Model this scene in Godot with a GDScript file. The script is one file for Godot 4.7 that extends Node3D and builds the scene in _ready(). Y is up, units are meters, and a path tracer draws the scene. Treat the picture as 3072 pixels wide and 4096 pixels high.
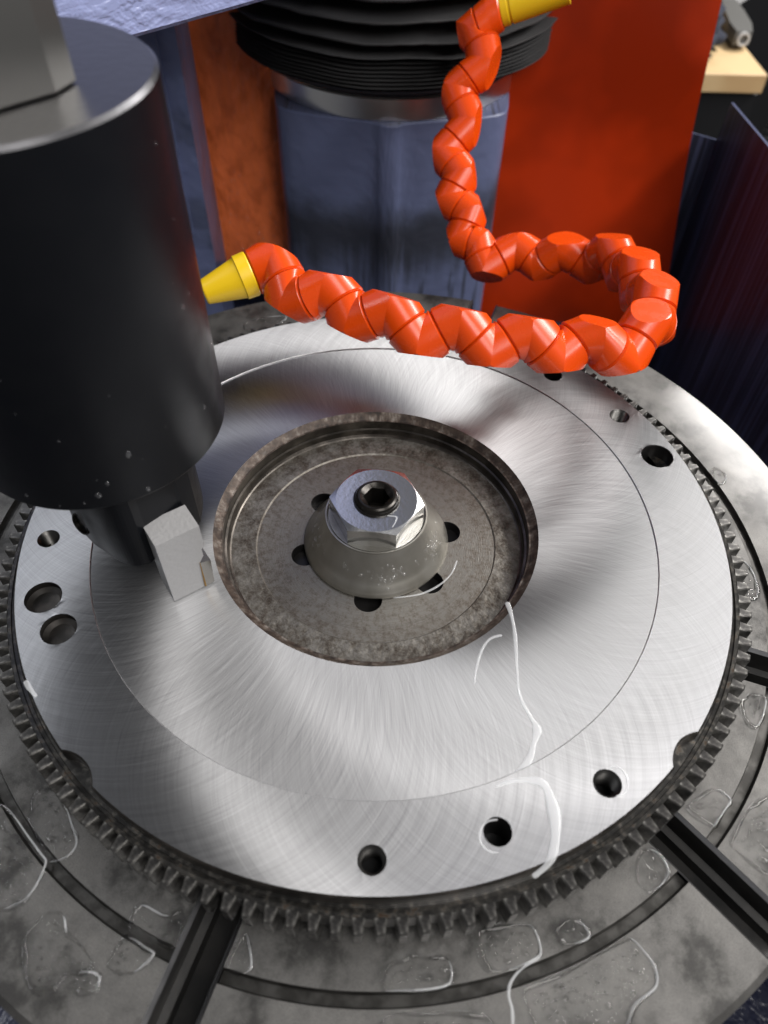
extends Node3D

# ---------------------------------------------------------------- helpers
var used := {}
var M := {}

func numbered(called: String) -> String:
	if not used.has(called):
		used[called] = 0
		return called
	used[called] += 1
	return "%s_%03d" % [called, used[called]]

func tag(o: Node, label: String, category: String, group := "", kind := "") -> void:
	if label: o.set_meta("label", label)
	if category: o.set_meta("category", category)
	if group: o.set_meta("group", group)
	if kind: o.set_meta("kind", kind)

func thing(called: String, label: String, category: String, at := Vector3.ZERO, group := "", kind := "") -> Node3D:
	var o := Node3D.new()
	o.name = numbered(called)
	add_child(o)
	o.position = at
	tag(o, label, category, group, kind)
	return o

func obj(called: String, mesh: Mesh, mat: Material, parent: Node = self, at := Vector3.ZERO) -> MeshInstance3D:
	var o := MeshInstance3D.new()
	o.name = numbered(called) if parent == self else called
	o.mesh = mesh
	o.material_override = mat
	parent.add_child(o, true)
	o.position = at
	return o

func begin() -> SurfaceTool:
	var st := SurfaceTool.new()
	st.begin(Mesh.PRIMITIVE_TRIANGLES)
	return st

func done(st: SurfaceTool) -> ArrayMesh:
	st.generate_normals()
	return st.commit()

func quad(st: SurfaceTool, a: Vector3, b: Vector3, c: Vector3, d: Vector3, ua := Vector2.ZERO, ub := Vector2.ZERO, uc := Vector2.ZERO, ud := Vector2.ZERO) -> void:
	for k in [[a, ua], [b, ub], [c, uc], [a, ua], [c, uc], [d, ud]]:
		st.set_uv(k[1])
		st.add_vertex(k[0])

# spins a profile of (radius, height) round the y axis of «place»; sharp = every band its own facet
func lathe(st: SurfaceTool, prof: Array, n: int, place := Transform3D(), sharp := true, a0 := 0.0, a1 := TAU, group := 0) -> void:
	for i in prof.size() - 1:
		st.set_smooth_group(group + i + 1 if sharp else group + 1)
		var p: Vector2 = prof[i]
		var q: Vector2 = prof[i + 1]
		for k in n:
			var t0 := a0 + (a1 - a0) * k / n
			var t1 := a0 + (a1 - a0) * (k + 1) / n
			var c0 := Vector3(cos(t0), 0, sin(t0))
			var c1 := Vector3(cos(t1), 0, sin(t1))
			quad(st, place * (c0 * p.x + Vector3.UP * p.y), place * (c1 * p.x + Vector3.UP * p.y), place * (c1 * q.x + Vector3.UP * q.y), place * (c0 * q.x + Vector3.UP * q.y),
				Vector2(t0 / TAU, p.y * 10.0), Vector2(t1 / TAU, p.y * 10.0), Vector2(t1 / TAU, q.y * 10.0), Vector2(t0 / TAU, q.y * 10.0))

# a prism over a plan of (x, z) points, from y0 to y1, with a chamfer round the top and bottom
func prism(st: SurfaceTool, plan: PackedVector2Array, y0: float, y1: float, bevel := 0.0, smooth_sides := false, bottom_bevel := true) -> void:
	if Geometry2D.is_polygon_clockwise(plan):
		plan.reverse()
	var ins := plan
	if bevel > 0.0:
		ins = inset(plan, bevel)
	var n := plan.size()
	var yb := y0 + (bevel if bottom_bevel else 0.0)
	var rings := [[ins if bottom_bevel else plan, y0], [plan, yb], [plan, y1 - bevel], [ins, y1]]
	for r in 3:
		var A: PackedVector2Array = rings[r][0]
		var B: PackedVector2Array = rings[r + 1][0]
		var ya: float = rings[r][1]
		var yc: float = rings[r + 1][1]
		if absf(ya - yc) < 1e-7:
			continue
		for k in n:
			st.set_smooth_group(20 + r if smooth_sides else -1)
			var j := (k + 1) % n
			quad(st, Vector3(A[k].x, ya, A[k].y), Vector3(B[k].x, yc, B[k].y), Vector3(B[j].x, yc, B[j].y), Vector3(A[j].x, ya, A[j].y),
				Vector2(float(k) / n, ya * 10), Vector2(float(k) / n, yc * 10), Vector2((k + 1.0) / n, yc * 10), Vector2((k + 1.0) / n, ya * 10))
	st.set_smooth_group(-1)
	for cap in [[rings[0][0], y0, false], [ins, y1, true]]:
		var P: PackedVector2Array = cap[0]
		var tri := Geometry2D.triangulate_polygon(mm(P))
		for t in range(0, tri.size(), 3):
			for e in ([0, 1, 2] if cap[2] else [2, 1, 0]):
				var v := P[tri[t + e]]
				st.set_uv(v * 5.0)
				st.add_vertex(Vector3(v.x, cap[1], v.y))

func inset(plan: PackedVector2Array, by: float) -> PackedVector2Array:
	var out := PackedVector2Array()
	var n := plan.size()
	var sgn := -1.0 if Geometry2D.is_polygon_clockwise(plan) else 1.0
	for k in n:
		var a := plan[(k + n - 1) % n]
		var b := plan[k]
		var c := plan[(k + 1) % n]
		var d1 := (b - a).normalized()
		var d2 := (c - b).normalized()
		var n1 := Vector2(-d1.y, d1.x) * sgn
		var n2 := Vector2(-d2.y, d2.x) * sgn
		var m := (n1 + n2)
		m = m / maxf(0.35, m.length_squared() * 0.5)
		out.append(b + m * by)
	return out

func box(st: SurfaceTool, c: Vector3, s: Vector3, bevel := 0.001, turn := 0.0) -> void:
	var p := PackedVector2Array()
	for k in [[-1, -1], [1, -1], [1, 1], [-1, 1]]:
		p.append(Vector2(k[0] * s.x / 2, k[1] * s.z / 2).rotated(turn) + Vector2(c.x, c.z))
	prism(st, p, c.y - s.y / 2, c.y + s.y / 2, bevel)

# a sheet with thickness: an outline in the plane (across, up), extruded along «thick»
func sheet(st: SurfaceTool, pts: Array, origin: Vector3, across: Vector3, up: Vector3, thick: Vector3) -> void:
	var P := PackedVector2Array(pts)
	if Geometry2D.is_polygon_clockwise(P):
		P.reverse()
	var tri := Geometry2D.triangulate_polygon(mm(P))
	st.set_smooth_group(-1)
	for side in [0, 1]:
		for t in range(0, tri.size(), 3):
			for e in ([0, 1, 2] if side == 0 else [2, 1, 0]):
				var v := P[tri[t + e]]
				st.set_uv(v * 5.0)
				st.add_vertex(origin + across * v.x + up * v.y + thick * side)
	for k in P.size():
		var a := P[k]
		var b := P[(k + 1) % P.size()]
		var A := origin + across * a.x + up * a.y
		var B := origin + across * b.x + up * b.y
		quad(st, A, B, B + thick, A + thick)

# a closed or open smooth curve through points
func curve(pts: Array, per: int, closed: bool) -> PackedVector2Array:
	var out := PackedVector2Array()
	var n := pts.size()
	for i in (n if closed else n - 1):
		var p0: Vector2 = pts[(i + n - 1) % n] if closed or i > 0 else pts[0]
		var p1: Vector2 = pts[i]
		var p2: Vector2 = pts[(i + 1) % n]
		var p3: Vector2 = pts[(i + 2) % n] if closed or i + 2 < n else pts[n - 1]
		for k in per:
			out.append(p1.cubic_interpolate(p2, p0, p3, float(k) / per))
	if not closed:
		out.append(pts[n - 1])
	return out

# in millimetres: the polygon functions round small numbers
func mm(p: PackedVector2Array, by := 1000.0) -> PackedVector2Array:
	var out := PackedVector2Array()
	for v in p:
		out.append(v * by)
	return out

func pairs(a: Array) -> Array:
	var out := []
	for i in range(0, a.size(), 2):
		out.append(Vector2(a[i], a[i + 1]))
	return out

func lin(r: float, g: float, b: float, a := 1.0) -> Color:
	return Color(r, g, b, a).linear_to_srgb()

func noise(freq: float, sd: int, octaves := 4, gain := 0.5) -> FastNoiseLite:
	var f := FastNoiseLite.new()
	f.noise_type = FastNoiseLite.TYPE_SIMPLEX_SMOOTH
	f.frequency = freq
	f.seed = sd
	f.fractal_octaves = octaves
	f.fractal_gain = gain
	return f

# a greyscale picture of noise, stretched w -> W, remapped to lo..hi with contrast
func noise_image(f: FastNoiseLite, w: int, h: int, W: int, H: int) -> Image:
	var im := f.get_seamless_image(w, h)
	im.convert(Image.FORMAT_RGB8)
	if W != w or H != h:
		im.resize(W, H, Image.INTERPOLATE_CUBIC)
	return im

func tex(im: Image) -> ImageTexture:
	return ImageTexture.create_from_image(im)

# noise coloured by a ramp
func ramp_tex(f: FastNoiseLite, w: int, h: int, stops: Array) -> NoiseTexture2D:
	var t := NoiseTexture2D.new()
	t.width = w
	t.height = h
	t.seamless = true
	t.noise = f
	var g := Gradient.new()
	var off := PackedFloat32Array()
	var col := PackedColorArray()
	for s in stops:
		off.append(s[0])
		col.append(s[1])
	g.offsets = off
	g.colors = col
	t.color_ramp = g
	return t

func grey(v: float) -> Color:
	return Color(v, v, v)

func mat(color: Color, rough: float, metal := 0.0) -> StandardMaterial3D:
	var m := StandardMaterial3D.new()
	m.albedo_color = color
	m.roughness = rough
	m.metallic = metal
	return m

func tri(m: StandardMaterial3D, s: float) -> StandardMaterial3D:
	m.uv1_triplanar = true
	m.uv1_scale = Vector3.ONE * s
	return m

# ---------------------------------------------------------------- constants of the flywheel (metres)
const R1 := 0.150
const R2 := 0.1205
const R3 := 0.070
const STEP := 0.0006
const SPIN := Vector2(-0.1048, -0.0014)
const TABLE_Y := -0.022

func _ready() -> void:
	# ---------------- camera
	var cam := Camera3D.new()
	cam.name = "camera"
	add_child(cam)
	var cr := Vector3(0.99969, 0.016019, -0.019028)
	var cu := Vector3(-0.024873, 0.643834, -0.764761)
	cam.transform = Transform3D(Basis(cr, cu, cr.cross(cu)), Vector3(0.003256, 0.251187, 0.206481)).orthonormalized()
	var at := CameraAttributesPhysical.new()
	at.frustum_focal_length = 17.49
	at.exposure_aperture = 6.0
	at.frustum_focus_distance = 0.325
	at.frustum_near = 0.01
	at.frustum_far = 20.0
	cam.attributes = at
	cam.current = true
	# ---------------- environment
	var we := WorldEnvironment.new()
	we.name = "environment"
	var e := Environment.new()
	e.background_mode = Environment.BG_COLOR
	e.background_color = lin(0.13, 0.13, 0.134)
	e.tonemap_mode = Environment.TONE_MAPPER_LINEAR
	e.tonemap_exposure = 1.0
	e.sdfgi_enabled = true
	e.ssao_enabled = true
	e.ssil_enabled = true
	we.environment = e
	add_child(we)
	# ---------------- lamps: the workshop's ceiling strips
	lamp("ceiling_strip", Vector3(1.15, 1.05, -0.75), Vector3(0, 0, 0), Vector2(1.4, 0.15), 3.3, Color(1.0, 0.985, 0.97), 1.2)
	lamp("ceiling_strip", Vector3(1.2, 1.15, 0.25), Vector3(0, 0, 0), Vector2(1.4, 0.15), 2.0, Color(1.0, 0.985, 0.97), 1.4)
	lamp("ceiling_strip", Vector3(-1.05, 1.1, -0.3), Vector3(0, 0, 0), Vector2(1.4, 0.15), 0.7, Color(0.97, 0.98, 1.0), 1.4)
	lamp("ceiling_strip", Vector3(0.55, 1.4, 0.9), Vector3(0, 0, 0), Vector2(1.4, 0.6), 2.0, Color(1.0, 0.985, 0.97), 1.13)
	materials()
	flywheel()
	hub()
	turntable()
	column_and_bellows()
	guards()
	machine_body()
	spindle()
	hose()
	bench()
	coolant()

func lamp(called: String, from: Vector3, to: Vector3, size: Vector2, energy: float, color: Color, turn: float) -> void:
	var l := AreaLight3D.new()
	l.name = numbered(called)
	l.area_size = size
	l.light_energy = energy
	l.light_color = color
	l.shadow_enabled = true
	l.area_range = 8.0
	add_child(l)
	l.position = from
	l.look_at_from_position(from, to, Vector3(cos(turn), 0.0, sin(turn)).cross((to - from).normalized()).normalized())

func materials() -> void:
	# ground steel: streaks run along u, around the wheel in v
	var f := noise(0.9, 11, 2, 0.7)
	var streak := noise_image(f, 14, 2048, 512, 2048)
	var st := streak.duplicate() as Image
	st.adjust_bcs(1.0, 0.22, 1.0)
	st.adjust_bcs(1.6, 1.0, 1.0)
	var alb := streak.duplicate() as Image
	alb.adjust_bcs(1.0, 0.15, 1.0)
	alb.adjust_bcs(1.82, 1.0, 1.0)
	var m := mat(lin(0.60, 0.605, 0.62), 0.56, 1.0)
	m.uv1_scale = Vector3(1, 4, 1)
	m.albedo_texture = tex(alb)
	m.roughness_texture = tex(st)
	m.anisotropy_enabled = true
	m.anisotropy = -0.95
	m.heightmap_enabled = true
	m.heightmap_texture = m.roughness_texture
	m.heightmap_scale = 0.0003
	var cross := streak.duplicate() as Image
	cross.adjust_bcs(1.0, 0.1, 1.0)
	cross.adjust_bcs(1.86, 1.0, 1.0)
	m.detail_enabled = true
	m.detail_albedo = tex(cross)
	m.detail_blend_mode = BaseMaterial3D.BLEND_MODE_MUL
	m.detail_uv_layer = BaseMaterial3D.DETAIL_UV_2
	m.uv2_scale = Vector3(1, 3, 1)
	M.ground = m
	M.steel = tri(mat(lin(0.42, 0.42, 0.43), 0.38, 1.0), 20)
	M.steel.roughness_texture = ramp_tex(noise(0.02, 3, 4), 256, 256, [[0.2, grey(0.7)], [0.8, grey(1.0)]])
	M.band = mat(lin(0.8, 0.79, 0.77), 0.3, 1.0)
	# rust and stain on the hub floor
	var rust := noise(0.008, 21, 9, 0.86)
	M.rusty = tri(mat(Color.WHITE, 0.5, 0.75), 9)
	M.rusty.albedo_texture = ramp_tex(rust, 1024, 1024, [[0.22, lin(0.05, 0.04, 0.032)], [0.42, lin(0.11, 0.098, 0.083)], [0.58, lin(0.16, 0.15, 0.134)], [0.85, lin(0.24, 0.228, 0.207)]])
	M.rusty.heightmap_enabled = true
	M.rusty.heightmap_texture = ramp_tex(noise(0.03, 8, 5, 0.6), 512, 512, [[0.2, Color.BLACK], [0.8, Color.WHITE]])
	M.rusty.heightmap_scale = 0.02
	M.rust_edge = tri(mat(Color.WHITE, 0.55, 0.4), 14)
	M.rust_edge.albedo_texture = ramp_tex(noise(0.02, 31, 6, 0.65), 512, 512, [[0.3, lin(0.012, 0.008, 0.006)], [0.5, lin(0.04, 0.026, 0.019)], [0.66, lin(0.085, 0.066, 0.053)], [0.82, lin(0.2, 0.18, 0.16)]])
	M.dark_wall = tri(mat(lin(0.09, 0.08, 0.07), 0.32, 0.8), 12)
	M.dark_wall.albedo_texture = ramp_tex(noise(0.02, 33, 5, 0.6), 256, 256, [[0.3, grey(0.55)], [0.7, grey(1.0)]])
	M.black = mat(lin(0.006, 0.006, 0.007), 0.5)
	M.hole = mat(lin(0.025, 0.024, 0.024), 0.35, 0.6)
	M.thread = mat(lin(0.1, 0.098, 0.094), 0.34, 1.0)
	M.zinc = tri(mat(lin(0.62, 0.63, 0.65), 0.24, 1.0), 30)
	M.zinc.heightmap_enabled = true
	M.zinc.heightmap_texture = ramp_tex(noise(0.05, 41, 3), 256, 256, [[0.2, Color.BLACK], [0.8, Color.WHITE]])
	M.zinc.heightmap_scale = 0.002
	M.cone = tri(mat(Color.WHITE, 0.36, 0.85), 10)
	M.cone.albedo_texture = ramp_tex(noise(0.008, 51, 4), 512, 512, [[0.3, lin(0.24, 0.23, 0.2)], [0.55, lin(0.34, 0.33, 0.3)], [0.75, lin(0.4, 0.39, 0.36)]])
	M.cone.clearcoat_enabled = true
	M.cone.clearcoat = 0.6
	M.cone.clearcoat_roughness = 0.08
	M.stud = mat(lin(0.02, 0.018, 0.016), 0.25, 0.7)
	# ring gear: oily dark steel
	M.gear = tri(mat(Color.WHITE, 0.36, 0.65), 25)
	M.gear.albedo_texture = ramp_tex(noise(0.015, 61, 5, 0.6), 512, 512, [[0.3, lin(0.014, 0.0135, 0.0125)], [0.55, lin(0.036, 0.034, 0.031)], [0.72, lin(0.1, 0.094, 0.084)], [0.85, lin(0.06, 0.036, 0.022)]])
	M.tooth = tri(mat(Color.WHITE, 0.34, 0.7), 25)
	M.tooth.albedo_texture = ramp_tex(noise(0.012, 63, 5, 0.6), 512, 512, [[0.3, lin(0.025, 0.024, 0.023)], [0.52, lin(0.075, 0.072, 0.068)], [0.7, lin(0.2, 0.195, 0.184)]])
	M.tooth.clearcoat_enabled = true
	M.tooth.clearcoat = 0.8
	M.tooth.clearcoat_roughness = 0.1
	M.gear.clearcoat_enabled = true
	M.gear.clearcoat = 0.8
	M.gear.clearcoat_roughness = 0.12
	# machine table: worn wet cast iron
	M.table = tri(mat(Color.WHITE, 0.6, 0.55), 4.5)
	M.table.albedo_texture = ramp_tex(noise(0.0028, 71, 10, 0.66), 2048, 2048, [[0.2, lin(0.04, 0.039, 0.037)], [0.36, lin(0.085, 0.083, 0.079)], [0.5, lin(0.118, 0.115, 0.11)], [0.8, lin(0.15, 0.146, 0.139)]])
	M.table.roughness_texture = ramp_tex(noise(0.01, 75, 6, 0.6), 1024, 1024, [[0.25, grey(0.75)], [0.75, grey(1.0)]])
	M.table.clearcoat_enabled = true
	M.table.clearcoat = 0.4
	M.table.clearcoat_roughness = 0.13
	M.table.heightmap_enabled = true
	M.table.heightmap_texture = ramp_tex(noise(0.25, 76, 2), 512, 512, [[0.2, Color.BLACK], [0.8, Color.WHITE]])
	M.table.heightmap_scale = 0.002
	M.table.detail_enabled = true
	M.table.detail_blend_mode = BaseMaterial3D.BLEND_MODE_MUL
	M.table.detail_uv_layer = BaseMaterial3D.DETAIL_UV_2
	M.table.uv2_triplanar = true
	M.table.uv2_scale = Vector3.ONE * 11.0
	M.table.detail_albedo = ramp_tex(noise(0.22, 78, 3, 0.6), 1024, 1024, [[0.2, grey(0.62)], [0.45, grey(0.93)], [0.8, grey(1.0)]])
	M.groove = tri(mat(Color.WHITE, 0.4, 0.7), 9)
	M.groove.albedo_texture = ramp_tex(noise(0.02, 77, 5, 0.6), 512, 512, [[0.3, lin(0.025, 0.024, 0.022)], [0.7, lin(0.06, 0.058, 0.055)]])
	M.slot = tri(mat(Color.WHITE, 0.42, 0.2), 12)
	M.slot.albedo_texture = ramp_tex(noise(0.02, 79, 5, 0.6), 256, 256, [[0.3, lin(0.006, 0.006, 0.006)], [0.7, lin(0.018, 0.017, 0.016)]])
	M.oxide = tri(mat(lin(0.004, 0.0045, 0.006), 0.42, 0.0), 12)
	M.oxide.roughness_texture = ramp_tex(noise(0.012, 81, 5), 512, 512, [[0.25, grey(0.82)], [0.75, grey(1.0)]])
	M.oxide.metallic_specular = 0.27
	M.machined = tri(mat(lin(0.085, 0.085, 0.09), 0.34, 1.0), 14)
	M.machined.heightmap_enabled = true
	M.machined.heightmap_texture = ramp_tex(noise(0.06, 85, 3), 256, 256, [[0.2, Color.BLACK], [0.8, Color.WHITE]])
	M.machined.heightmap_scale = 0.004
	M.bar = mat(lin(0.3, 0.295, 0.28), 0.36, 1.0)
	M.tool = tri(mat(lin(0.34, 0.34, 0.345), 0.46, 0.3), 20)
	M.tool.heightmap_enabled = true
	M.tool.heightmap_texture = ramp_tex(noise(0.08, 87, 4), 256, 256, [[0.2, Color.BLACK], [0.8, Color.WHITE]])
	M.tool.heightmap_scale = 0.008
	M.carbide = mat(lin(0.3, 0.29, 0.27), 0.25, 1.0)
	M.braze = mat(lin(0.28, 0.17, 0.06), 0.35, 1.0)
	# hose plastics
	M.orange = tri(mat(lin(0.66, 0.058, 0.002), 0.3), 20)
	M.orange.roughness_texture = ramp_tex(noise(0.02, 91, 4), 256, 256, [[0.25, grey(0.8)], [0.75, grey(1.0)]])
	M.orange.subsurf_scatter_enabled = true
	M.orange.subsurf_scatter_strength = 0.06
	M.yellow = mat(lin(0.76, 0.5, 0.01), 0.32)
	# paints
	M.blue = tri(mat(lin(0.235, 0.27, 0.46), 0.4), 14)
	M.blue.heightmap_enabled = true
	M.blue.heightmap_texture = ramp_tex(noise(0.02, 95, 3), 512, 512, [[0.3, Color.BLACK], [0.7, Color.WHITE]])
	M.blue.heightmap_scale = 0.05
	M.blue_wet = tri(mat(Color.WHITE, 0.3), 2.2)
	M.blue_wet.albedo_texture = ramp_tex(noise(0.004, 97, 5, 0.55), 1024, 1024, [[0.2, lin(0.08, 0.095, 0.16)], [0.4, lin(0.115, 0.138, 0.25)], [0.8, lin(0.13, 0.156, 0.285)]])
	M.blue_wet.heightmap_enabled = true
	M.blue_wet.heightmap_texture = ramp_tex(noise(0.03, 99, 3), 512, 512, [[0.3, Color.BLACK], [0.7, Color.WHITE]])
	M.blue_wet.heightmap_scale = 0.06
	M.navy = tri(mat(lin(0.02, 0.023, 0.045), 0.3), 5)
	M.navy.heightmap_enabled = true
	M.navy.heightmap_texture = M.blue_wet.heightmap_texture
	M.navy.heightmap_scale = 0.05
	M.streaked = mat(Color.WHITE, 0.34)
	M.streaked.albedo_texture = tex(streak_paint())
	M.streaked.uv1_scale = Vector3(1.2, 0.4, 1)
	M.rubber = tri(mat(lin(0.012, 0.012, 0.013), 0.75), 30)
	M.rubber.heightmap_enabled = true
	M.rubber.heightmap_texture = ramp_tex(noise(0.1, 103, 3), 256, 256, [[0.2, Color.BLACK], [0.8, Color.WHITE]])
	M.rubber.heightmap_scale = 0.02
	M.rubber.rim_enabled = true
	M.rubber.rim = 0.3
	M.acrylic = tri(mat(lin(0.44, 0.03, 0.0025), 0.24), 3)
	M.acrylic.albedo_texture = ramp_tex(noise(0.004, 107, 4), 512, 512, [[0.3, grey(0.78)], [0.7, grey(1.0)]])
	M.acrylic.backlight_enabled = true
	M.acrylic.backlight = lin(0.25, 0.02, 0.002)
	M.acrylic_wet = mat(lin(0.92, 0.21, 0.065), 0.2)
	M.acrylic_wet.uv1_scale = Vector3(2.2, 1.1, 1)
	M.acrylic_wet.albedo_texture = ramp_tex(noise(0.01, 109, 5), 512, 512, [[0.2, lin(0.72, 0.68, 0.65)], [0.45, lin(0.92, 0.91, 0.9)], [0.75, grey(1.0)]])
	M.acrylic_wet.heightmap_enabled = true
	M.acrylic_wet.heightmap_texture = ramp_tex(noise(0.02, 111, 4), 512, 512, [[0.2, Color.BLACK], [0.8, Color.WHITE]])
	M.acrylic_wet.heightmap_scale = 0.06
	M.wood = tri(mat(Color.WHITE, 0.5), 1.6)
	M.wood.albedo_texture = ramp_tex(noise(0.006, 113, 4), 512, 512, [[0.3, lin(0.5, 0.33, 0.16)], [0.7, lin(0.66, 0.49, 0.27)]])
	M.grey_plastic = mat(lin(0.12, 0.12, 0.115), 0.5)
	M.white_plastic = mat(lin(0.5, 0.5, 0.5), 0.4)
	M.cloth = mat(lin(0.02, 0.024, 0.04), 0.9)
	M.cloth.rim_enabled = true
	M.cloth.rim = 0.4
	M.cabinet = mat(lin(0.008, 0.008, 0.009), 0.4)
	# water: a clear skin
	var w := mat(Color(0.96, 0.97, 1.0, 0.03), 0.03)
	w.transparency = BaseMaterial3D.TRANSPARENCY_ALPHA
	M.water = w
	var dw := mat(Color(1, 1, 1, 0.0), 0.02)
	dw.refraction_enabled = true
	dw.refraction_scale = 0.033
	M.drop = dw
	var c := mat(Color(0.95, 0.96, 0.97, 0.3), 0.26)  # whitened so that it carries the lamp glints on the water
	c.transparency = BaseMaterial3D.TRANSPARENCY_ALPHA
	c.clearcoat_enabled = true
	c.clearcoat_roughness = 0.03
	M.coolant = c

func streak_paint() -> Image:
	var im := noise_image(noise(0.06, 101, 4, 0.6), 512, 16, 512, 512)
	var out := Image.create_empty(512, 512, false, Image.FORMAT_RGB8)
	for x in 512:
		for y in range(0, 512, 4):
			var v := smoothstep(0.42, 0.6, im.get_pixel(x, y).r)
			out.fill_rect(Rect2i(x, y, 1, 4), lin(0.03, 0.033, 0.055).lerp(lin(0.07, 0.082, 0.15), v))  # upright streaks of reflections and drips painted into the colour
	return out

# ---------------------------------------------------------------- flywheel
const TIP := 0.0575
func swirl(r: float) -> float:
	var D := SPIN.length()
	return acos(clampf((D * D + r * r - TIP * TIP) / (2.0 * D * r), -1.0, 1.0))

func ground_uv(p: Vector2, near: float, way: float) -> Vector2:
	var th := p.angle()
	while th - near > PI: th -= TAU
	while th - near < -PI: th += TAU
	return Vector2(p.length() / 0.15, (th + way * swirl(p.length())) / TAU)

# a flat ring cut by round holes, in small cells whose texture runs along the cutter's arcs
func cut_ring(st: SurfaceTool, ra: float, rb: float, y: float, dr: float, nth: int, holes: Array, swirled := true, ripple := 0.0) -> void:
	st.set_smooth_group(1)
	var nr := maxi(1, int(ceil((rb - ra) / dr)))
	for i in nr:
		var a := ra + (rb - ra) * i / nr
		var b := ra + (rb - ra) * (i + 1) / nr
		for k in nth:
			var t0 := TAU * k / nth
			var t1 := TAU * (k + 1) / nth
			var mid := (t0 + t1) / 2
			var cell := PackedVector2Array([Vector2.from_angle(t0) * a, Vector2.from_angle(t0) * b, Vector2.from_angle(t1) * b, Vector2.from_angle(t1) * a])
			var polys := [mm(cell)]
			for h in holes:
				var c: Vector2 = h[0]
				if c.distance_to(Vector2.from_angle(mid) * (a + b) / 2) > h[1] + 0.02:
					continue
				var next := []
				for p in polys:
					for q in Geometry2D.clip_polygons(p, mm(h[2])):
						if q.size() < 3:
							continue
						if not Geometry2D.is_polygon_clockwise(q):
							next.append(q)
				polys = next
			for p in polys:
				var tr := Geometry2D.triangulate_polygon(p)
				for t in range(0, tr.size(), 3):
					for e in [0, 1, 2]:
						var v: Vector2 = p[tr[t + e]] / 1000.0
						if swirled:
							st.set_uv(ground_uv(v, mid, 1.0 if ra > 0.1 else 0.8))
							st.set_uv2(ground_uv(v, mid, -1.0))
						else:
							st.set_uv(Vector2(ground_uv(v, mid, 0.0).y * 2.0, v.length() * 16.0))
						# faint chatter left by the cutter, dying out towards both edges
						var high := 0.0
						if ripple > 0.0:
							var q := ground_uv(v, mid, 1.0)
							high = ripple * (sin(q.y * TAU * 118.0) - 1.0) * smoothstep(ra, ra + 0.006, v.length()) * smoothstep(rb, rb - 0.006, v.length())
						st.add_vertex(Vector3(v.x, y + high, v.y))

func disc(c: Vector2, r: float, n := 40) -> PackedVector2Array:
	var p := PackedVector2Array()
	for k in n:
		p.append(c + Vector2.from_angle(TAU * k / n) * r)
	return p

func pol(r: float, deg: float) -> Vector2:
	return Vector2.from_angle(deg_to_rad(deg)) * r

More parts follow.
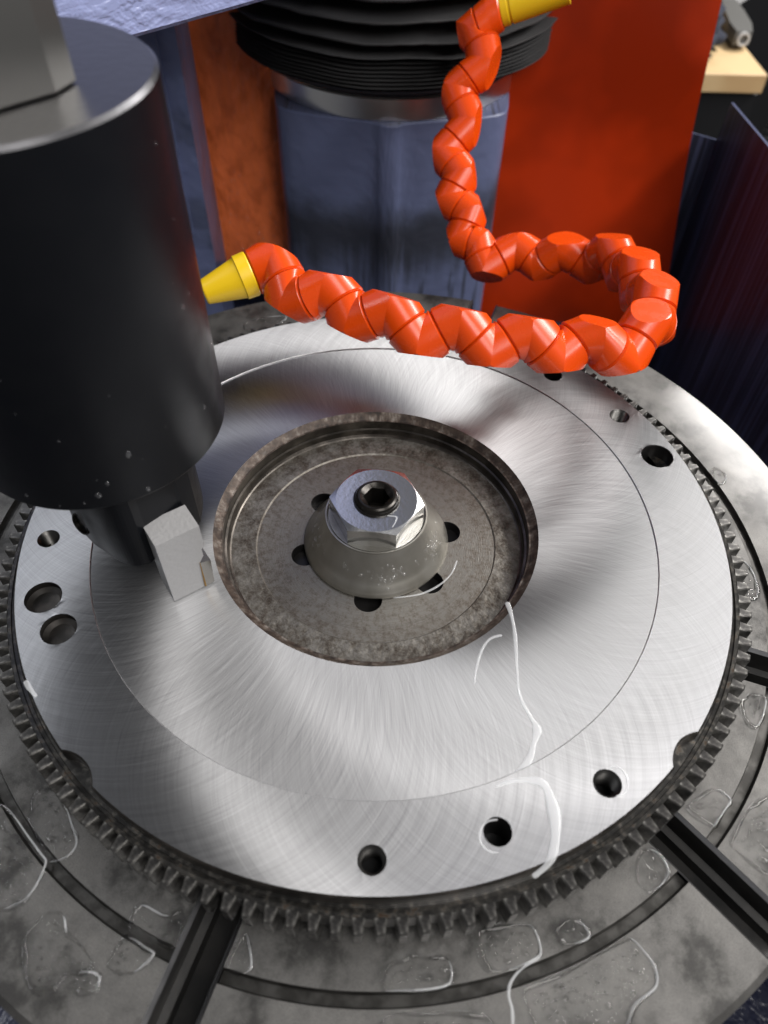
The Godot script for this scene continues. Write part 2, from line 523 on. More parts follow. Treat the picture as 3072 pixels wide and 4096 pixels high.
func flywheel() -> void:
	var fw := thing("flywheel", "large freshly ground silver flywheel with toothed rim, lying flat on the round machine table", "flywheel")
	# holes in the outer ring: centre, radius, kind
	var holes := []
	for h in [[0.1386, 161.6, 0.0073, "dowel"], [0.1343, 154.4, 0.0069, "dowel"], [0.1392, 174.1, 0.0046, "thread"], [0.1388, 89.1, 0.0047, "thread"], [0.1361, 71.7, 0.0047, "plain"],
			[0.1388, 54.2, 0.0049, "thread"], [0.1391, -18.4, 0.0075, "plain"], [0.1388, -30.9, 0.0049, "thread"], [0.1357, -48.5, 0.0048, "plain"], [0.1388, -90.0, 0.0049, "thread"]]:
		var c := pol(h[0], h[1])
		holes.append([c, h[2], disc(c, h[2]), h[3]])
	var notches := []
	for h in [[pol(0.1610, 131.5), 0.0146], [pol(0.1595, 42.0), 0.0131]]:
		notches.append([h[0], h[1], disc(h[0], h[1] + 0.0005, 64)])
	var st := begin()
	cut_ring(st, R2 + 0.00012, R1 - 0.0006, 0.0, 0.0025, 720, holes + notches, true, 0.00005)
	obj("bolt_ring", done(st), M.ground, fw)
	st = begin()
	cut_ring(st, R3 + 0.0004, R2 - 0.0002, -STEP, 0.005, 240, [])
	obj("friction_face", done(st), M.ground, fw)
	# the fine turned step between the two faces
	st = begin()
	lathe(st, [Vector2(R2 + 0.00012, 0), Vector2(R2, -0.00012), Vector2(R2 - 0.0001, -STEP - 0.0001), Vector2(R2 - 0.0002, -STEP)], 240)
	obj("step_edge", done(st), M.steel, fw)
	# outer wall with the two notches
	var rim := disc(Vector2.ZERO, R1, 720)
	for n in notches:
		rim = mm(Geometry2D.clip_polygons(mm(rim), mm(disc(n[0], n[1], 64)))[0], 0.001)
	var inn := inset(rim, 0.0006)
	st = begin()
	var cnt := rim.size()
	for k in cnt:
		var j := (k + 1) % cnt
		st.set_smooth_group(1)
		quad(st, v3(inn[k], 0), v3(inn[j], 0), v3(rim[j], -0.0006), v3(rim[k], -0.0006))
		st.set_smooth_group(2)
		quad(st, v3(rim[k], -0.0006), v3(rim[j], -0.0006), v3(rim[j], -0.0075), v3(rim[k], -0.0075))
	obj("rim_wall", done(st), M.dark_wall, fw)
	# hole walls
	for h in holes:
		st = begin()
		var place := Transform3D(Basis(), Vector3(h[0].x, 0, h[0].y))
		var prof := []
		var r: float = h[1]
		if h[3] == "thread":
			prof = [Vector2(r, 0), Vector2(r - 0.0006, -0.0007)]
			for k in 11:
				prof.append(Vector2(r - 0.0011, -0.0012 - 0.001 * k))
				prof.append(Vector2(r - 0.0005, -0.0017 - 0.001 * k))
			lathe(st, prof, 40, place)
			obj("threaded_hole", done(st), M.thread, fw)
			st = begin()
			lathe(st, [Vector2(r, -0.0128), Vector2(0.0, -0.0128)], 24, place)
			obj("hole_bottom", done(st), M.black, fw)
		elif h[3] == "dowel":
			lathe(st, [Vector2(r, 0), Vector2(r, -0.0032), Vector2(r - 0.002, -0.0042), Vector2(0.0, -0.0048)], 40, place)
			obj("dowel_hole", done(st), M.dowel if M.has("dowel") else dowel_mat(), fw)
		else:
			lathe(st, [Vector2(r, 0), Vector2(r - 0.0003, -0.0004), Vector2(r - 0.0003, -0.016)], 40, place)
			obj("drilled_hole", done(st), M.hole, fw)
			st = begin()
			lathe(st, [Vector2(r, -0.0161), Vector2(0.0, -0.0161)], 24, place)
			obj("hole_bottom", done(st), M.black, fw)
	# the sunk centre: rusty lip, undercut wall, stained floor with bolt holes
	st = begin()
	lathe(st, [Vector2(R3 + 0.0004, -STEP), Vector2(R3 - 0.0002, -STEP - 0.0006), Vector2(0.0675, -0.0034), Vector2(0.0668, -0.0036)], 180)
	obj("rusty_lip", done(st), M.rust_edge, fw)
	st = begin()
	lathe(st, [Vector2(0.0668, -0.0036), Vector2(0.0664, -0.0078), Vector2(0.0655, -0.0082), Vector2(0.0655, -0.0112), Vector2(0.0648, -0.0122), Vector2(0.0642, -0.0126)], 180)
	obj("undercut_wall", done(st), M.dark_wall, fw)
	var bolts := []
	for d in [163.0, 94.5, 43.5, -9.5, -140.0, -75.0]:
		var c := pol(0.0325, d)
		bolts.append([c, 0.006, disc(c, 0.006), "bolt"])
	st = begin()
	lathe(st, [Vector2(0.0642, -0.0126), Vector2(0.0535, -0.0128), Vector2(0.0529, -0.0134)], 180)
	obj("floor_rim", done(st), M.rusty, fw)
	st = begin()
	cut_ring(st, 0.02, 0.0529, -0.0134, 0.004, 96, bolts, false)
	obj("hub_floor", done(st), turned_floor(), fw)
	for b in bolts:
		st = begin()
		lathe(st, [Vector2(0.006, -0.0134), Vector2(0.0058, -0.0138), Vector2(0.0058, -0.0185), Vector2(0.0, -0.0187)], 32, Transform3D(Basis(), Vector3(b[0].x, 0, b[0].y)))
		obj("bolt_hole", done(st), M.hole, fw)
	# ring gear
	st = begin()
	lathe(st, [Vector2(0.141, -0.0074), Vector2(0.1512, -0.0074), Vector2(0.1514, -0.0068), Vector2(0.1526, -0.0066), Vector2(0.1528, -0.0058), Vector2(0.1542, -0.0056), Vector2(0.1544, -0.0060), Vector2(0.1544, -0.0172), Vector2(0.150, -0.0174)], 284)
	var gear := obj("ring_gear", done(st), M.gear, fw)
	st = begin()
	var r0 := 0.1538
	var rt := 0.1592
	var ya := -0.0054
	var yb := -0.0172
	# one tooth, pointing along +x: root, flank, chamfered tip
	var prof2 := PackedVector2Array([Vector2(r0, -0.0021), Vector2(0.1572, -0.0017), Vector2(rt - 0.0002, -0.0013), Vector2(rt, -0.0011), Vector2(rt, 0.0011), Vector2(rt - 0.0002, 0.0013), Vector2(0.1572, 0.0017), Vector2(r0, 0.0021)])
	prism(st, prof2, yb, ya, 0.0004)
	var tooth := done(st)
	for k in 142:
		var o := obj("tooth", tooth, M.tooth, gear)
		o.rotation.y = TAU * k / 142.0 + 0.012

func turned_floor() -> StandardMaterial3D:
	# u runs round, v runs outward: turning rings, brown bloom that thickens towards the rim
	var m := mat(Color.WHITE, 0.46, 0.8)
	var n1 := noise(0.03, 161, 8, 0.88)
	var n2 := noise(0.9, 163, 2, 0.6)
	var im := Image.create_empty(1024, 512, false, Image.FORMAT_RGB8)
	var brown := lin(0.075, 0.058, 0.044)
	var grey1 := lin(0.25, 0.24, 0.218)
	for x in 1024:
		var a := TAU * x / 1024.0
		for y in 512:
			var r := y / 512.0
			var rad := 20.0 + r * 90.0
			var b := n1.get_noise_2d(cos(a) * rad * 3.2 + 900.0, sin(a) * rad * 3.2 + 900.0)
			var ring := n2.get_noise_2d(7.0 + cos(a) * 0.4, y * 0.8)
			var k := smoothstep(-0.25, 0.6, b + 0.7 * (r - 0.8))
			im.set_pixel(x, y, grey1.darkened(clampf(0.06 - ring * 0.12 - b * 0.15, 0.0, 0.6)).lerp(brown, k * 0.75))
	m.albedo_texture = tex(im)
	m.uv1_scale = Vector3(0.5, 1.0 / (16.0 * 0.053), 1)
	m.heightmap_enabled = true
	m.heightmap_texture = ramp_tex(noise(0.2, 165, 3), 512, 512, [[0.2, Color.BLACK], [0.8, Color.WHITE]])
	m.heightmap_scale = 0.004
	return m

func dowel_mat() -> StandardMaterial3D:
	M.dowel = tri(mat(Color.WHITE, 0.42, 0.6), 30)
	M.dowel.albedo_texture = ramp_tex(noise(0.01, 35, 4), 256, 256, [[0.3, lin(0.012, 0.011, 0.01)], [0.7, lin(0.035, 0.031, 0.028)]])
	return M.dowel

func v3(p: Vector2, y: float) -> Vector3:
	return Vector3(p.x, y, p.y)

# ---------------------------------------------------------------- cone, nut and stud in the middle
func hub() -> void:
	var st := begin()
	var cone := thing("centring_cone", "grey steel centring cone with wet drops, standing in the sunk middle of the flywheel", "cone", Vector3(0, -0.0134, 0))
	var prof := [Vector2(0.031, 0.0), Vector2(0.0322, 0.0004), Vector2(0.0322, 0.0012), Vector2(0.0312, 0.0022)]
	for k in 9:
		var t := k / 8.0
		prof.append(Vector2(lerpf(0.0308, 0.0222, pow(t, 0.78)), 0.003 + 0.0152 * t))
	lathe(st, prof, 96, Transform3D(), false)
	lathe(st, [Vector2(0.0222, 0.0182), Vector2(0.0220, 0.0188), Vector2(0.0214, 0.0189), Vector2(0.0211, 0.0184), Vector2(0.0210, 0.0171), Vector2(0.0, 0.0171)], 96, Transform3D(), true, 0.0, TAU, 10)
	obj("cone_body", done(st), M.cone, cone)
	# drops clinging to the flank
	var drops := MultiMesh.new()
	drops.transform_format = MultiMesh.TRANSFORM_3D
	drops.mesh = bead()
	var rng := RandomNumberGenerator.new()
	rng.seed = 7
	var where := []
	for patch in [[175.0, 16.0, 30], [20.0, 14.0, 60], [75.0, 16.0, 45], [130.0, 30.0, 12]]:
		for k in patch[2]:
			var a := deg_to_rad(patch[0] + rng.randfn() * patch[1] * 0.6)
			var t := clampf(0.25 + 0.3 * rng.randf() + 0.12 * rng.randfn(), 0.05, 0.9)
			var r := lerpf(0.0308, 0.0222, pow(t, 0.78))
			var nrm := Vector3(cos(a) * 0.87, 0.5, sin(a) * 0.87)
			var s := 0.0003 + 0.0006 * pow(rng.randf(), 2.5)
			var bs := Basis(Quaternion(Vector3.UP, nrm.normalized())).scaled_local(Vector3(s, s * 0.4, s))
			where.append(Transform3D(bs, Vector3(cos(a) * r, 0.003 + 0.0152 * t, sin(a) * r)))
	drops.instance_count = where.size()
	for k in where.size():
		drops.set_instance_transform(k, where[k])
	var mm := MultiMeshInstance3D.new()
	mm.name = "drops"
	mm.multimesh = drops
	mm.material_override = M.water
	mm.set_meta("kind", "stuff")
	cone.add_child(mm)
	# hex nut
	var nut := thing("hex_nut", "shiny zinc hex nut on top of the cone, screwed round the black stud", "nut", Vector3(0, 0.0041, 0))
	st = begin()
	hex_nut(st, 0.0203, 0.0099)
	obj("nut_body", done(st), M.zinc, nut)
	st = begin()
	lathe(st, [Vector2(0.0205, -0.0003), Vector2(0.0205, 0.0006), Vector2(0.0095, 0.0006)], 72)
	obj("washer_seat", done(st), M.cone, nut)
	# stud with hexagon socket
	var stud := thing("threaded_stud", "black socket stud poking out of the hex nut, its hexagon socket open upward", "stud", Vector3(0, 0.014, 0))
	st = begin()
	lathe(st, [Vector2(0.0099, -0.0006), Vector2(0.0099, 0.0006), Vector2(0.0093, 0.0008), Vector2(0.0091, 0.0016), Vector2(0.0086, 0.0024), Vector2(0.0078, 0.0029), Vector2(0.0070, 0.0030)], 56, Transform3D(), true)
	# funnel to the socket and the socket walls
	var hexp := []
	for k in 6:
		hexp.append(Vector2.from_angle(TAU * k / 6.0 + 0.06) * 0.0056)
	st.set_smooth_group(-1)
	for k in 60:
		var t0 := TAU * k / 60.0
		var t1 := TAU * (k + 1) / 60.0
		var h0 := hex_edge(hexp, t0)
		var h1 := hex_edge(hexp, t1)
		quad(st, v3(Vector2.from_angle(t0) * 0.0070, 0.0030), v3(Vector2.from_angle(t1) * 0.0070, 0.0030), v3(h1, 0.0016), v3(h0, 0.0016))
		quad(st, v3(h0, 0.0016), v3(h1, 0.0016), v3(h1, -0.008), v3(h0, -0.008))
		quad(st, v3(h0, -0.008), v3(h1, -0.008), Vector3(0, -0.0082, 0), Vector3(0, -0.0082, 0))
	obj("stud_body", done(st), M.stud, stud)

func hex_edge(h: Array, t: float) -> Vector2:
	var d := Vector2.from_angle(t)
	for k in 6:
		var p = Geometry2D.segment_intersects_segment(Vector2.ZERO, d * 0.02, h[k], h[(k + 1) % 6])
		if p != null:
			return p
	return d * 0.005

func hex_nut(st: SurfaceTool, rc: float, h: float) -> void:
	var rch := rc * 0.85
	var n := 72
	for k in n:
		var t0 := TAU * k / n
		var t1 := TAU * (k + 1) / n
		var q := []
		for t in [t0, t1]:
			var off := fposmod(t - deg_to_rad(4.5), PI / 3) - PI / 6
			var r := rc * cos(PI / 6) / cos(off)
			var drop := (r - rch) * 0.36
			q.append([Vector2.from_angle(t) * r, h - drop, Vector2.from_angle(t) * rch])
		st.set_smooth_group(1 + int(floor(fposmod((t0 + t1) / 2 - deg_to_rad(4.5), TAU) / (PI / 3))))
		quad(st, v3(q[0][0], 0), v3(q[1][0], 0), v3(q[1][0], q[1][1]), v3(q[0][0], q[0][1]))
		st.set_smooth_group(8)
		quad(st, v3(q[0][0], q[0][1]), v3(q[1][0], q[1][1]), v3(q[1][2], h), v3(q[0][2], h))
		st.set_smooth_group(9)
		quad(st, v3(q[0][2], h), v3(q[1][2], h), v3(Vector2.from_angle(t1) * 0.0095, h), v3(Vector2.from_angle(t0) * 0.0095, h))

func bead() -> Mesh:
	var s := SphereMesh.new()
	s.radius = 1.0
	s.height = 2.0
	s.radial_segments = 10
	s.rings = 6
	return s

# ---------------------------------------------------------------- the round slotted table
const SLOTS := [107.6, 48.6, 19.0, -72.3, 196.0]
const HALF := 0.0084
func turntable() -> void:
	var tt := thing("turntable", "round grey wet iron machine table with radial slots, under the flywheel", "table", Vector3(0, -0.062, 0))
	var up := 0.062
	var ang: Array = SLOTS.duplicate()
	ang.sort()
	var plate := begin()
	var band := begin()
	var walls := begin()
	var prof := [Vector2(0.085, TABLE_Y), Vector2(0.1713, TABLE_Y), Vector2(0.1720, TABLE_Y - 0.0022), Vector2(0.1753, TABLE_Y - 0.0022), Vector2(0.1760, TABLE_Y), Vector2(0.2068, TABLE_Y), Vector2(0.2090, TABLE_Y - 0.002), Vector2(0.2090, -0.062)]
	for s in ang.size():
		var a0 := deg_to_rad(ang[s])
		var a1 := deg_to_rad(ang[(s + 1) % ang.size()])
		if a1 < a0:
			a1 += TAU
		for i in prof.size() - 1:
			var p: Vector2 = prof[i]
			var q: Vector2 = prof[i + 1]
			var st: SurfaceTool = band if i in [1, 2, 3] else plate
			st.set_smooth_group(i + 1)
			var n := int((a1 - a0) / 0.04) + 2
			for k in n:
				var w := []
				for r in [p, q]:
					var d := asin(HALF / r.x)
					w.append([a0 + d, a1 - d])
				var g := func(j: int, u: float, r: Vector2) -> Vector3:
					var t: float = lerpf(w[j][0], w[j][1], u)
					return Vector3(cos(t) * r.x, r.y + up, sin(t) * r.x)
				quad(st, g.call(0, float(k) / n, p), g.call(0, (k + 1.0) / n, p), g.call(1, (k + 1.0) / n, q), g.call(1, float(k) / n, q))
		# slot with chamfered lips and a stepped floor
		var d := Vector2.from_angle(a0)
		var nn := Vector2(-d.y, d.x)
		var sect := [Vector2(-HALF, TABLE_Y), Vector2(-HALF + 0.0012, TABLE_Y - 0.0016), Vector2(-HALF + 0.0012, TABLE_Y - 0.012), Vector2(-HALF + 0.004, TABLE_Y - 0.0125), Vector2(-HALF + 0.0045, TABLE_Y - 0.018),
			Vector2(HALF - 0.0045, TABLE_Y - 0.018), Vector2(HALF - 0.004, TABLE_Y - 0.0125), Vector2(HALF - 0.0012, TABLE_Y - 0.012), Vector2(HALF - 0.0012, TABLE_Y - 0.0016), Vector2(HALF, TABLE_Y)]
		var st2 := begin()
		st2.set_smooth_group(-1)
		var lip := begin()
		lip.set_smooth_group(-1)
		for i in sect.size() - 1:
			var into := lip if i == 0 or i == sect.size() - 2 else st2
			for k in 8:
				var ra := 0.088 + (0.2085 - 0.088) * k / 8.0
				var rb := 0.088 + (0.2085 - 0.088) * (k + 1) / 8.0
				quad(into, v3(d * ra + nn * sect[i].x, sect[i].y + up), v3(d * rb + nn * sect[i].x, sect[i].y + up), v3(d * rb + nn * sect[i + 1].x, sect[i + 1].y + up), v3(d * ra + nn * sect[i + 1].x, sect[i + 1].y + up))
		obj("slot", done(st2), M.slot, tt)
		obj("slot_lip", done(lip), M.steel, tt)
	obj("table_top", done(plate), M.table, tt)
	obj("ring_groove", done(band), M.groove, tt)
	var st3 := begin()
	lathe(st3, [Vector2(0.19, 0.0), Vector2(0.19, -0.06), Vector2(0.08, -0.06)], 96)
	obj("table_body", done(st3), M.slot, tt)

# ---------------------------------------------------------------- column and bellows behind
func column_and_bellows() -> void:
	var c := Vector3(0.0, 0.0, -0.462)
	var st := begin()
	var plan := PackedVector2Array()
	for p in [[-0.094, -0.05], [-0.0895, 0.070], [-0.077, 0.088], [-0.0105, 0.1025], [-0.0055, 0.1085], [0.0065, 0.1085], [0.012, 0.1025], [0.081, 0.088], [0.092, 0.070], [0.096, -0.05]]:
		plan.append(Vector2(p[0], p[1]))
	var col := thing("machine_column", "blue painted upright column with dark oily stain, under the black bellows", "column", Vector3(0, -0.19, -0.462))
	plan = round_off(round_off(plan))
	prism(st, plan, 0.0, 0.2085, 0.001, true)
	obj("column_body", done(st), column_mat(), col)
	var band := thing("clamp_band", "polished steel band round the foot of the black bellows", "clamp band", Vector3(0, 0.0185, -0.462))
	st = begin()
	lathe(st, [Vector2(0.095, 0.0), Vector2(0.1005, 0.0), Vector2(0.1012, 0.0006), Vector2(0.1012, 0.0149), Vector2(0.1005, 0.0155), Vector2(0.095, 0.0155)], 96)
	obj("band_body", done(st), M.band, band)
	st = begin()
	var bel := thing("rubber_bellows", "black pleated rubber bellows over the blue column", "bellows", Vector3(0, 0.0342, -0.462))
	var ys := []
	var prof := [Vector2(0.1005, 0.0), Vector2(0.103, 0.0035), Vector2(0.111, 0.0065), Vector2(0.119, 0.0115)]
	var y := 0.0135
	var gaps := [0.0028, 0.0022, 0.0026, 0.002, 0.0026, 0.0024, 0.0032, 0.005, 0.0125, 0.0125, 0.012, 0.014, 0.015, 0.015]
	for g in gaps:
		var big := 0.127 if g > 0.004 else 0.124
		prof.append(Vector2(0.115 if g < 0.004 else 0.102, y))
		prof.append(Vector2(big - 0.0006, y + g * 0.42))
		prof.append(Vector2(big, y + g * 0.5))
		prof.append(Vector2(big - 0.0006, y + g * 0.58))
		y += g
	var n := 144
	var wob := noise(1.2, 131, 3)
	for i in prof.size() - 1:
		st.set_smooth_group(i + 1)
		for k in n:
			var q := []
			for j in [0, 1]:
				for s in [0, 1]:
					var p: Vector2 = prof[i + j]
					var t = TAU * (k + s) / n
					var amp := clampf((p.y - 0.012) * 0.08, 0.0, 0.0024)
					var dy := wob.get_noise_3d(cos(t) * 1.6, sin(t) * 1.6, p.y * 22.0) * amp
					var dr := wob.get_noise_3d(cos(t) * 1.2, sin(t) * 1.2, 40.0 + p.y * 30.0) * 0.0025
					q.append(Vector3(cos(t) * (p.x + dr), p.y + dy, sin(t) * (p.x + dr)))
			quad(st, q[0], q[1], q[3], q[2])
	obj("pleats", done(st), M.rubber, bel)

func round_off(p: PackedVector2Array) -> PackedVector2Array:
	var out := PackedVector2Array()
	for i in p.size():
		var a := p[i]
		var b := p[(i + 1) % p.size()]
		out.append(a.lerp(b, 0.25))
		out.append(a.lerp(b, 0.75))
	return out

func column_mat() -> StandardMaterial3D:
	var m := mat(Color.WHITE, 0.42)
	var im := Image.create_empty(512, 256, false, Image.FORMAT_RGB8)
	var f := noise(0.02, 141, 5, 0.6)
	var g := noise(0.05, 143, 4, 0.6)
	var base := lin(0.108, 0.13, 0.23)
	var grime := lin(0.022, 0.024, 0.03)
	for x in 512:
		var u := x / 512.0
		for yy in 256:
			var v := 1.0 - yy / 255.0
			var edge := 0.80 - 0.16 * smoothstep(0.1, 0.42, u) + f.get_noise_2d(x, yy * 0.8) * 0.05
			var low := edge - 0.2 + g.get_noise_2d(x * 1.4, 3.0) * 0.1
			var k := smoothstep(edge + 0.06, edge - 0.09, v) * smoothstep(low - 0.14, low + 0.08, v)
			k = maxf(k * 0.8, smoothstep(0.1, 0.45, g.get_noise_2d(x * 2.2, yy * 0.12)) * 0.55 * smoothstep(0.7, 0.55, v))
			im.set_pixel(x, yy, base.lerp(grime, clampf(k, 0, 1)))
	m.albedo_texture = tex(im)
	# the plan's sides share the width; heights run over the column's 0.218 m
	m.uv1_scale = Vector3(1.0, -1.0 / 2.18, 1)
	m.uv1_offset = Vector3(0.0, 1.0, 0)
	m.heightmap_enabled = true
	m.heightmap_texture = ramp_tex(noise(0.05, 145, 3), 512, 256, [[0.3, Color.BLACK], [0.7, Color.WHITE]])
	m.heightmap_scale = 0.02
	return m

# ---------------------------------------------------------------- splash guards
func guards() -> void:
	var st := begin()
	var left := thing("splash_guard", "wet red brown splash guard left of the blue column", "splash guard", Vector3(-0.13, -0.19, -0.42))
	sheet(st, [Vector2(-0.055, 0.0), Vector2(0.06, 0.0), Vector2(0.06, 0.4), Vector2(-0.02, 0.4), Vector2(-0.02, 0.23), Vector2(-0.055, 0.06)], Vector3(0, 0.055, 0), Vector3.RIGHT, Vector3.UP, Vector3(0, 0, -0.004))
	obj("guard_sheet", done(st), M.acrylic_wet, left)
	var rng := RandomNumberGenerator.new()
	rng.seed = 17
	var tr := []
	for i in 260:
		var r := 0.0004 + 0.0011 * pow(rng.randf(), 2.0)
		tr.append(Transform3D(Basis().scaled(Vector3(r, r * 1.2, r * 0.6)), Vector3(rng.randf_range(-0.05, 0.055), 0.058 + 0.085 * pow(rng.randf(), 1.4), 0.0001)))
	scatter("droplets", tr, M.water, left)
	var right := thing("splash_guard", "tall flat red orange splash guard right of the blue column", "splash guard", Vector3(0.17, -0.19, -0.42))
	st = begin()
	# one sheet that leans forward softly towards its foot
	var rows := []
	for k in 25:
		var t := k / 24.0
		var y := lerpf(0.022, 0.36, t)
		var z := 0.03 * pow(1.0 - smoothstep(0.0, 0.62, t), 1.5) - 0.004 * t
		var xr := lerpf(0.090, 0.058, t)
		rows.append([Vector3(-0.12, y, z), Vector3(xr, y - 0.006 * (1.0 - t), z)])
	for k in 24:
		for back in [Vector3.ZERO, Vector3(0, 0, -0.004)]:
			st.set_smooth_group(1 if back == Vector3.ZERO else 2)
			quad(st, rows[k][0] + back, rows[k][1] + back, rows[k + 1][1] + back, rows[k + 1][0] + back)
		st.set_smooth_group(-1)
		for e in 2:
			quad(st, rows[k][e], rows[k + 1][e], rows[k + 1][e] + Vector3(0, 0, -0.004), rows[k][e] + Vector3(0, 0, -0.004))
	for k in [0, 24]:
		quad(st, rows[k][0], rows[k][1], rows[k][1] + Vector3(0, 0, -0.004), rows[k][0] + Vector3(0, 0, -0.004))
	obj("guard_sheet", done(st), M.acrylic, right)
	var side := thing("sheet_metal_guard", "dark navy sheet metal guard at the right, with painted streaks of reflections and drips", "side guard", Vector3(0.26, -0.19, -0.3))
	st = begin()
	quad_sheet(st, Vector3(-0.05, -0.06, -0.133), Vector3(0.012, -0.06, -0.135), Vector3(0.012, 0.1701, -0.135), Vector3(-0.05, 0.185, -0.133), 0.002)
	obj("guard_sheet", done(st), M.streaked, side)
	st = begin()
	var pts := [[-0.135, 0.1701], [-0.132, 0.2005], [-0.0446, 0.2051], [0.5, 0.19], [0.5, -0.06], [-0.135, -0.06]]
	var P := []
	for p in pts:
		P.append(Vector2(p[0], p[1]))
	sheet(st, P, Vector3(0.012, 0, 0), Vector3(0, 0, 1), Vector3.UP, Vector3(0.002, 0, 0))
	obj("guard_sheet", done(st), M.streaked, side)
	st = begin()
	var tray := thing("drip_tray", "dark blue machine tray under the round table", "tray", Vector3(0, -0.26, 0))
	box(st, Vector3(0, 0.0, 0.0), Vector3(1.0, 0.02, 1.1), 0.001)
	obj("tray_floor", done(st), M.navy, tray)
	st = begin()
	box(st, Vector3(0, 0.06, -0.53), Vector3(1.0, 0.1, 0.02), 0.001)
	obj("tray_wall", done(st), M.navy, tray)

func scatter(called: String, tr: Array, m: Material, parent: Node) -> void:
	var mmesh := MultiMesh.new()
	mmesh.transform_format = MultiMesh.TRANSFORM_3D
	mmesh.mesh = bead()
	mmesh.instance_count = tr.size()
	for i in tr.size():
		mmesh.set_instance_transform(i, tr[i])
	var mi := MultiMeshInstance3D.new()
	mi.name = called
	mi.multimesh = mmesh
	mi.material_override = m
	mi.set_meta("kind", "stuff")
	parent.add_child(mi, true)

func quad_sheet(st: SurfaceTool, a: Vector3, b: Vector3, c: Vector3, d: Vector3, t: float) -> void:
	var n := (b - a).cross(d - a).normalized() * -t
	st.set_smooth_group(-1)
	var w := (b - a).length() * 5.0
	var h := (d - a).length() * 5.0
	quad(st, a, b, c, d, Vector2(0, 0), Vector2(w, 0), Vector2(w, h), Vector2(0, h))
	quad(st, a + n, d + n, c + n, b + n, Vector2(0, 0), Vector2(0, h), Vector2(w, h), Vector2(w, 0))
	quad(st, a, a + n, b + n, b)
	quad(st, b, b + n, c + n, c)
	quad(st, c, c + n, d + n, d)
	quad(st, d, d + n, a + n, a)

# ---------------------------------------------------------------- machine head and frame
func machine_body() -> void:
	var st := begin()
	var head := thing("painted_casting", "pale blue painted machine casting at the top left, above the cutter", "casting", Vector3(-0.1162, 0.124, -0.191))
	# a slab whose lower edge runs away to the right
	var a := Vector2(-0.08, 0.086)
	var b := Vector2(0.09, -0.097)
	var dir := (b - a).normalized()
	var back := Vector2(dir.y, -dir.x)
	if back.x > 0:
		back = -back
	prism(st, PackedVector2Array([a, b, b + back * 0.25, a + back * 0.25]), 0.0, 0.4, 0.002)
	obj("head_casting", done(st), M.blue, head)
	st = begin()
	var post := thing("frame_upright", "blue painted frame upright between the black cutter and the wet guard", "upright", Vector3(-0.2, -0.25, -0.39))
	box(st, Vector3(-0.06, 0.25, 0.0), Vector3(0.225, 0.6, 0.04), 0.003)
	obj("upright", done(st), M.blue_wet, post)
	st = begin()
	box(st, Vector3(0.028, 0.32, 0.0215), Vector3(0.022, 0.3, 0.006), 0.003)
	obj("raised_strip", done(st), M.blue_wet, post)

